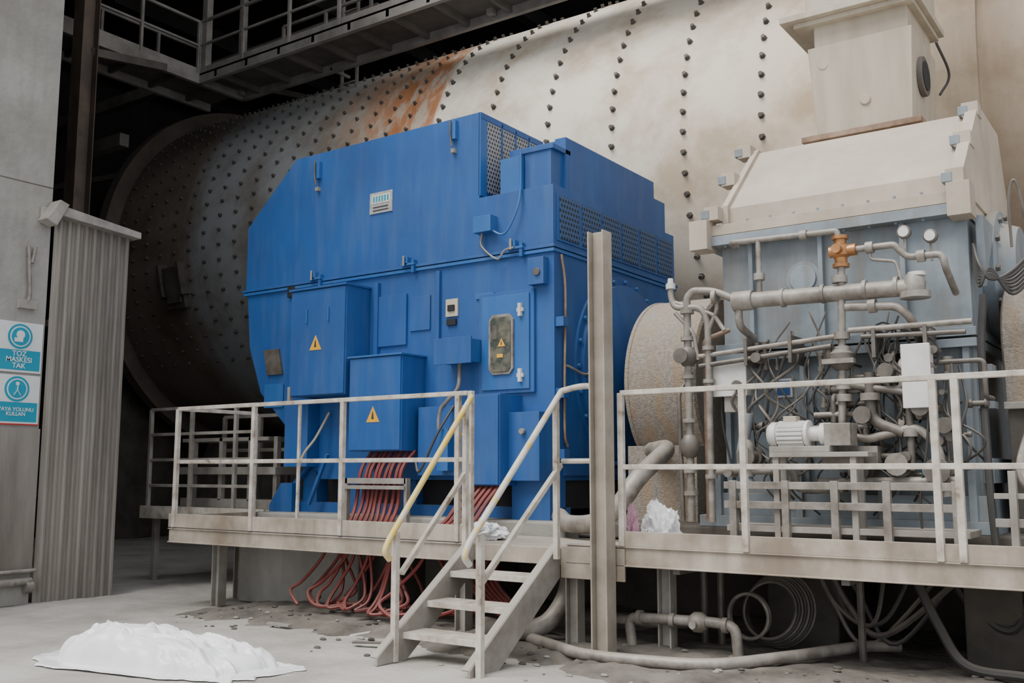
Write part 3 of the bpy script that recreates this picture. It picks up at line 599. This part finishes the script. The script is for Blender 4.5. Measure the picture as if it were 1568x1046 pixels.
b.rev((-3.86,YP,1.62),(0,0,1),[(0,.05),(.06,.09),(.14,.09),(.2,.05)],PIPED,14);b.rev((-3.86,YP,2.45),(0,0,1),[(0,.05),(.05,.09),(.12,.09),(.17,.05)],PIPED,14)
b.cyl((-3.86,YP,2.53),(-3.86,YP-.15,2.53),.03,PIPE);b.rev((-3.86,YP-.15,2.53),(0,-1,0),[(0,.07),(.02,.07)],PIPED,14)
b.rev((-4.02,YP,3.18),(0,0,1),[(0,.045),(.05,.045),(.05,.03),(.10,.025)],WHITE,12)
b.rev((-3.6,YP,3.06),(1,0,0),[(0,.07),(.04,.07)],PIPE,12)
b.box(-2.65,-2.2,8.3,8.7,1.55,1.70,PIPE)
P([(-2.49,1.8),(-2.3,1.75),(-1.9,1.85),(-1.75,1.7),(-1.7,1.3)],.035);P([(-2.25,2.3),(-2.25,1.9),(-2.0,1.8)],.045,PIPED);fl(-2.25,2.1,'z',.08)
P([(-2.4,2.2),(-1.95,2.12),(-1.95,1.5)],.03,PIPED);fl(-1.95,1.8,'z',.06);P([(-2.7,1.4),(-1.6,1.42)],.04);P([(-3.6,1.5),(-2.9,1.5),(-2.9,1.35),(-2.5,1.35)],.035)
for x,z,r in ((-2.05,1.55,.10),(-2.35,1.5,.09),(-1.75,1.5,.11),(-3.3,1.62,.09),(-1.85,2.0,.08),(-2.1,2.3,.07),(-1.68,1.85,.07),(-2.3,1.95,.08)):
    b.rev((x,8.5,z),(0,-1,0),[(0,r),(.1,r),(.1,r*.7),(.22,r*.7),(.22,r*.9),(.25,r*.9)],random.choice([PIPE,PIPED,PIPED]),16)
b.rev((-1.80,YP-.05,1.50),(0,-1,0),[(0,.06),(.03,.06)],GREEN,16)
P([(-3.3,2.0),(-3.38,1.6),(-3.3,1.35)],.05,GREY);b.rev((-3.33,YP,1.45),(0,0,1),[(0,.07),(.28,.07),(.32,.04)],PIPE,14)
for i in range(46):
    x=random.uniform(-3.5,-1.6);z=random.uniform(1.6,2.6)
    b.tube([(x,8.6,z+.3),(x+random.uniform(-.15,.15),8.45,z),(x+random.uniform(-.3,.3),8.4,z-.25),(x+random.uniform(-.2,.2),8.6,z-.5)],random.choice([.008,.010,.014]),random.choice([BLACK,PIPED,BLACK,PIPED]),6,True)
for i in range(60):
    x=random.uniform(-2.75,-1.55) if i<44 else random.uniform(-3.5,-2.8);z=random.uniform(1.3,2.5);r=random.uniform(.02,.05)
    ax=random.choice([(1,0,0),(0,0,1),(0,-1,0)])
    b.rev((x,8.55-.1*random.random(),z),ax,[(0,r),(.04,r),(.04,r*.65),(.13,r*.65),(.13,r),(.16,r)],random.choice([PIPE,PIPED,PIPED]),12)
for i in range(14):
    x=random.uniform(-2.9,-1.7);z=random.uniform(1.3,2.4);dx=random.uniform(.2,.5);dz=random.uniform(-.4,.4)
    P([(x,z),(x+dx,z),(x+dx,z+dz),(x+dx,z+dz,8.7)],random.choice([.014,.02,.026]),random.choice([PIPE,PIPED,PIPED]),8.42)
for k in range(5):
    cx=-2.15+.06*k
    b.tube([(cx+(.12+.02*k)*math.cos(t*pi/6),8.44-.012*k,2.55+.17*math.sin(t*pi/6)-.03*k) for t in range(13)],.008,BLACK,5)
b.done()
b=B('terminal_box');b.box(-3.64,-3.34,8.42,8.58,2.17,2.45,WHITE);b.box(-3.65,-3.33,8.40,8.42,2.16,2.46,WHITE);b.box(-3.56,-3.42,8.44,8.56,2.02,2.17,STEEL)
b.tube([(-3.6,8.5,2.17),(-3.6,8.5,1.9),(-3.5,8.5,1.4),(-3.45,8.5,1.0)],.012,BLACK,6,True);b.box(-3.52,-3.46,8.58,8.70,2.2,2.4,STEEL);b.done(.008)
b=B('terminal_box');b.box(-1.96,-1.76,8.25,8.4,2.0,2.49,WHITE);b.box(-1.97,-1.75,8.23,8.25,1.99,2.50,WHITE);b.box(-1.9,-1.8,8.4,8.7,2.1,2.4,STEEL)
b.tube([(-1.8,8.3,2.0),(-1.82,8.3,1.7),(-1.9,8.35,1.3),(-1.9,8.35,1.0)],.012,BLACK,6,True);b.done(.008)
b=B('oil_pump_motor')
b.rev((-3.04,8.15,1.80),(1,0,0),[(0,.08),(.03,.105),(.08,.105),(.08,.092),(.32,.092),(.32,.115),(.35,.115),(.35,.06),(.44,.06),(.44,.09),(.52,.09)],WHITE,24)
for i in range(18):
    a=2*pi*i/18;b.bar((-2.95,8.15+.10*math.cos(a),1.8+.10*math.sin(a)),(-2.73,8.15+.10*math.cos(a),1.8+.10*math.sin(a)),.008,.026,WHITE)
b.box(-2.9,-2.79,8.1,8.2,1.88,1.95,LID);b.box(-3.0,-2.5,8.02,8.28,1.65,1.70,STEEL);b.box(-2.55,-2.34,8.05,8.25,1.70,1.88,PIPE)
for x in (-2.98,-2.35):
    for y in (8.04,8.22): b.box(x,x+.05,y,y+.05,.86,1.64,STEEL)
b.box(-3.0,-2.2,8.02,8.28,1.61,1.65,STEEL);b.done(.004)
b=B('pipe_support_frame')
for z in (1.22,1.38): b.box(-3.4,-1.55,8.0,8.05,z-.03,z+.03,PIPE)
for x in (-3.35,-2.9,-2.5,-2.1,-1.6): b.box(x,x+.06,7.99,8.05,.86,1.42,PIPE)
b.box(-3.4,-1.5,8.05,8.5,1.0,1.05,STEEL);b.box(-1.3,.6,7.91,7.95,1.1,1.16,STEEL);b.box(-1.3,.6,7.91,7.95,1.3,1.34,STEEL)
for x in (-1.2,-.5,.3): b.box(x,x+.05,7.89,7.96,.86,1.5,STEEL)
b.done(.003)
b=B('black_cable_run')
for i in range(7):
    o=i*.03
    b.tube([(-1.48,8.75,3.35-o),(-1.42,8.6,3.15-o),(-1.34,8.6,3.02+o*.5),(-1.2,8.7,3.08-o),(-1.0,8.8,3.3-o)],.014,BLACK,6,True)
b.tube([(-1.4,8.6,2.9),(-1.44,8.6,2.4),(-1.42,8.5,1.4),(-1.4,8.5,.9)],.03,BLACK,8,True);b.tube([(-1.05,8.3,1.9),(-1.15,8.2,1.5),(-1.0,8.1,1.3),(-.9,8.1,1.35)],.04,PIPE,8,True)
b.tube([(-1.2,8.8,3.3),(-1.2,8.8,3.7),(-1.15,8.8,3.85),(-1.1,8.8,3.6),(-1.05,8.8,3.0)],.012,PIPED,6,True)
b.done()
# ---------------------------------------------------------------- below platform
b=B('cable_coil')
for k in range(7):
    r=.22+.011*k;cx=-3.05+.01*k
    b.tube([(cx+r*math.cos(t*pi/12),8.05+.015*k+.08*math.sin(t*pi/12),.37+r*math.sin(t*pi/12)) for t in range(25)],.013,BLACK if k%2 else PIPED,6)
for k in range(3): b.tube([(-3.2+.17*math.cos(t*pi/12)*1.0,8.0-.02*k,.32+.18*math.sin(t*pi/12)) for t in range(25)],.014,PIPE,6)
b.done()
b=B('hanging_cables')
for i in range(14):
    x=random.uniform(-2.9,-.6);z=.82
    b.tube([(x,8.3,z),(x+.2,8.25,random.uniform(.3,.6)),(x+.5,8.2,random.uniform(.15,.4)),(x+random.uniform(.6,1.2),8.3,z)],random.choice([.012,.018,.026]),random.choice([BLACK,PIPED]),6,True)
for x in (-3.6,-3.45,-2.3): b.tube([(x,8.0,.82),(x,8.0,0.05)],.03,PIPED,8)
b.tube([(-1.9,7.9,.8),(-1.7,7.8,.4),(-1.5,7.7,.15),(-1.1,7.6,.13)],.035,BLACK,8,True)
b.done()
b=B('ground_valve_pipe')
b.tube([(-4.02,7.5,.05),(-4.05,7.5,.30),(-3.3,7.5,.32),(-3.12,7.5,.30),(-3.1,7.5,.06)],.042,PIPE,12,fil=.07)
for x in (-3.95,-3.65,-3.2): b.rev((x-.02,7.5,.305),(1,0,0),[(0,.06),(.04,.06)],PIPE,14)
b.rev((-3.5,7.5,.31),(1,0,0),[(0,.05),(.04,.08),(.1,.08),(.14,.05)],PIPE,14);b.cyl((-3.43,7.5,.3),(-3.43,7.38,.3),.03,PIPE)
b.rev((-4.03,7.5,.04),(0,0,1),[(0,.08),(.04,.08)],PIPE,14);b.rev((-3.1,7.5,.04),(0,0,1),[(0,.08),(.04,.08)],PIPE,14)
b.done()
b=B('ground_hose');b.tube([(-5.0,7.3,.10),(-4.5,7.05,.09),(-4.1,6.9,.08),(-3.6,6.93,.08),(-3.1,7.05,.09),(-2.7,7.5,.12),(-2.35,8.1,.14),(-2.1,8.3,.14)],.045,PIPE,12,True);b.done()
# ---------------------------------------------------------------- bags
PLAS=mat('white_plastic_sheet',(.88,.89,.90),(.78,.79,.81),3,.26,bump=.3,bscale=5)
def rid(q): return 1-abs(noise.noise(q))*2
def lump(name,c,ax,lx,ly,h,m,seed,nr=90,na=240):
    b=B(name);ca,sa=math.cos(ax),math.sin(ax);vs=[];fs=[]
    for i in range(nr+1):
        r=i/nr
        for j in range(na):
            a=2*pi*j/na
            w=1+.14*noise.noise(Vector((math.cos(a)*1.6,math.sin(a)*1.6,seed)))+.12*noise.noise(Vector((math.cos(a)*5,math.sin(a)*5,seed+3)))+.04*noise.noise(Vector((math.cos(a)*15,math.sin(a)*15,seed+3)))
            ce=abs(math.cos(a))**.6*(1 if math.cos(a)>0 else -1);se=abs(math.sin(a))**.6*(1 if math.sin(a)>0 else -1)
            x=ce*lx*r*w;y=se*ly*r*w
            q=Vector((x*1.3,y*2.8,seed));q=q+Vector((noise.noise(q*1.5),noise.noise(q*1.5+Vector((9,0,0))),0))*.7
            body=(max(0,1-(r/.80)**3.0))**.5
            slope=1.0-.30*(x/lx)
            z=h*slope*body*(.84+.20*noise.noise(q*.9)+.24*(rid(q*1.5)-.6)+.14*(rid(q*3.4)-.6)+.05*(rid(q*7)-.6))
            z=max(z,.0)+.035*rid(q*3.5)*(1-r*.5)
            vs.append((c[0]+x*ca-y*sa,c[1]+x*sa+y*ca,c[2]+(max(z,.012) if i<nr else 0)))
    for i in range(nr):
        for j in range(na): k=(j+1)%na;fs.append((i*na+j,(i+1)*na+j,(i+1)*na+k,i*na+k))
    b.add(vs,fs,m,True);return b.done()
lump('white_plastic_bag',(-6.80,5.02,.01),math.atan2(.42,2.2),1.06,.44,.26,PLAS,2.3)
def blob(name,c,sc,m,seed,amp=.35,n=40):
    b=B(name);vs=[];fs=[]
    for i in range(n+1):
        for j in range(2*n):
            t=pi*i/n;p=pi*j/n;d=Vector((math.sin(t)*math.cos(p),math.sin(t)*math.sin(p),math.cos(t)))
            q=d*1.4+Vector((seed,seed*.3,0));k=1+amp*noise.noise(q)+amp*.8*(rid(q*1.7)-.6)+amp*.4*(rid(q*4)-.6)
            v=Vector((d.x*sc[0],d.y*sc[1],d.z*sc[2]))*k;v.z=max(v.z,-sc[2]*.6)
            vs.append((c[0]+v.x,c[1]+v.y,c[2]+sc[2]*.6+v.z))
    for i in range(n):
        for j in range(2*n): k=(j+1)%(2*n);fs.append((i*2*n+j,(i+1)*2*n+j,(i+1)*2*n+k,i*2*n+k))
    b.add(vs,fs,m,True);return b.done()
blob('crumpled_plastic_sheet',(-5.72,7.7,.862),(.26,.2,.10),PLAS,7.7)
blob('plastic_rubbish_bag',(-3.80,7.62,.862),(.15,.12,.24),PLAS,5.1,.4)
blob('pink_rag',(-3.97,7.42,.862),(.06,.06,.20),PINK,9.1,.5)
# ---------------------------------------------------------------- lights
w=bpy.data.worlds.new('sky');bpy.context.scene.world=w;w.use_nodes=True
bg=w.node_tree.nodes['Background'];bg.inputs[0].default_value=(.93,.96,1.0,1);bg.inputs[1].default_value=1.25
s=bpy.data.lights.new('sun','SUN');s.energy=4.1;s.angle=math.radians(40);s.color=(1,.965,.91)
so=bpy.data.objects.new('sun',s);bpy.context.collection.objects.link(so)
d=Vector((.18,.50,-.86));so.rotation_euler=d.to_track_quat('-Z','Y').to_euler()
# ---------------------------------------------------------------- camera
c=bpy.data.cameras.new('camera');c.lens=35.0;c.sensor_width=36;co=bpy.data.objects.new('camera',c);bpy.context.collection.objects.link(co)
co.location=(0,0,1.5);co.rotation_euler=(math.radians(97.4),0,math.radians(34.9));bpy.context.scene.camera=co
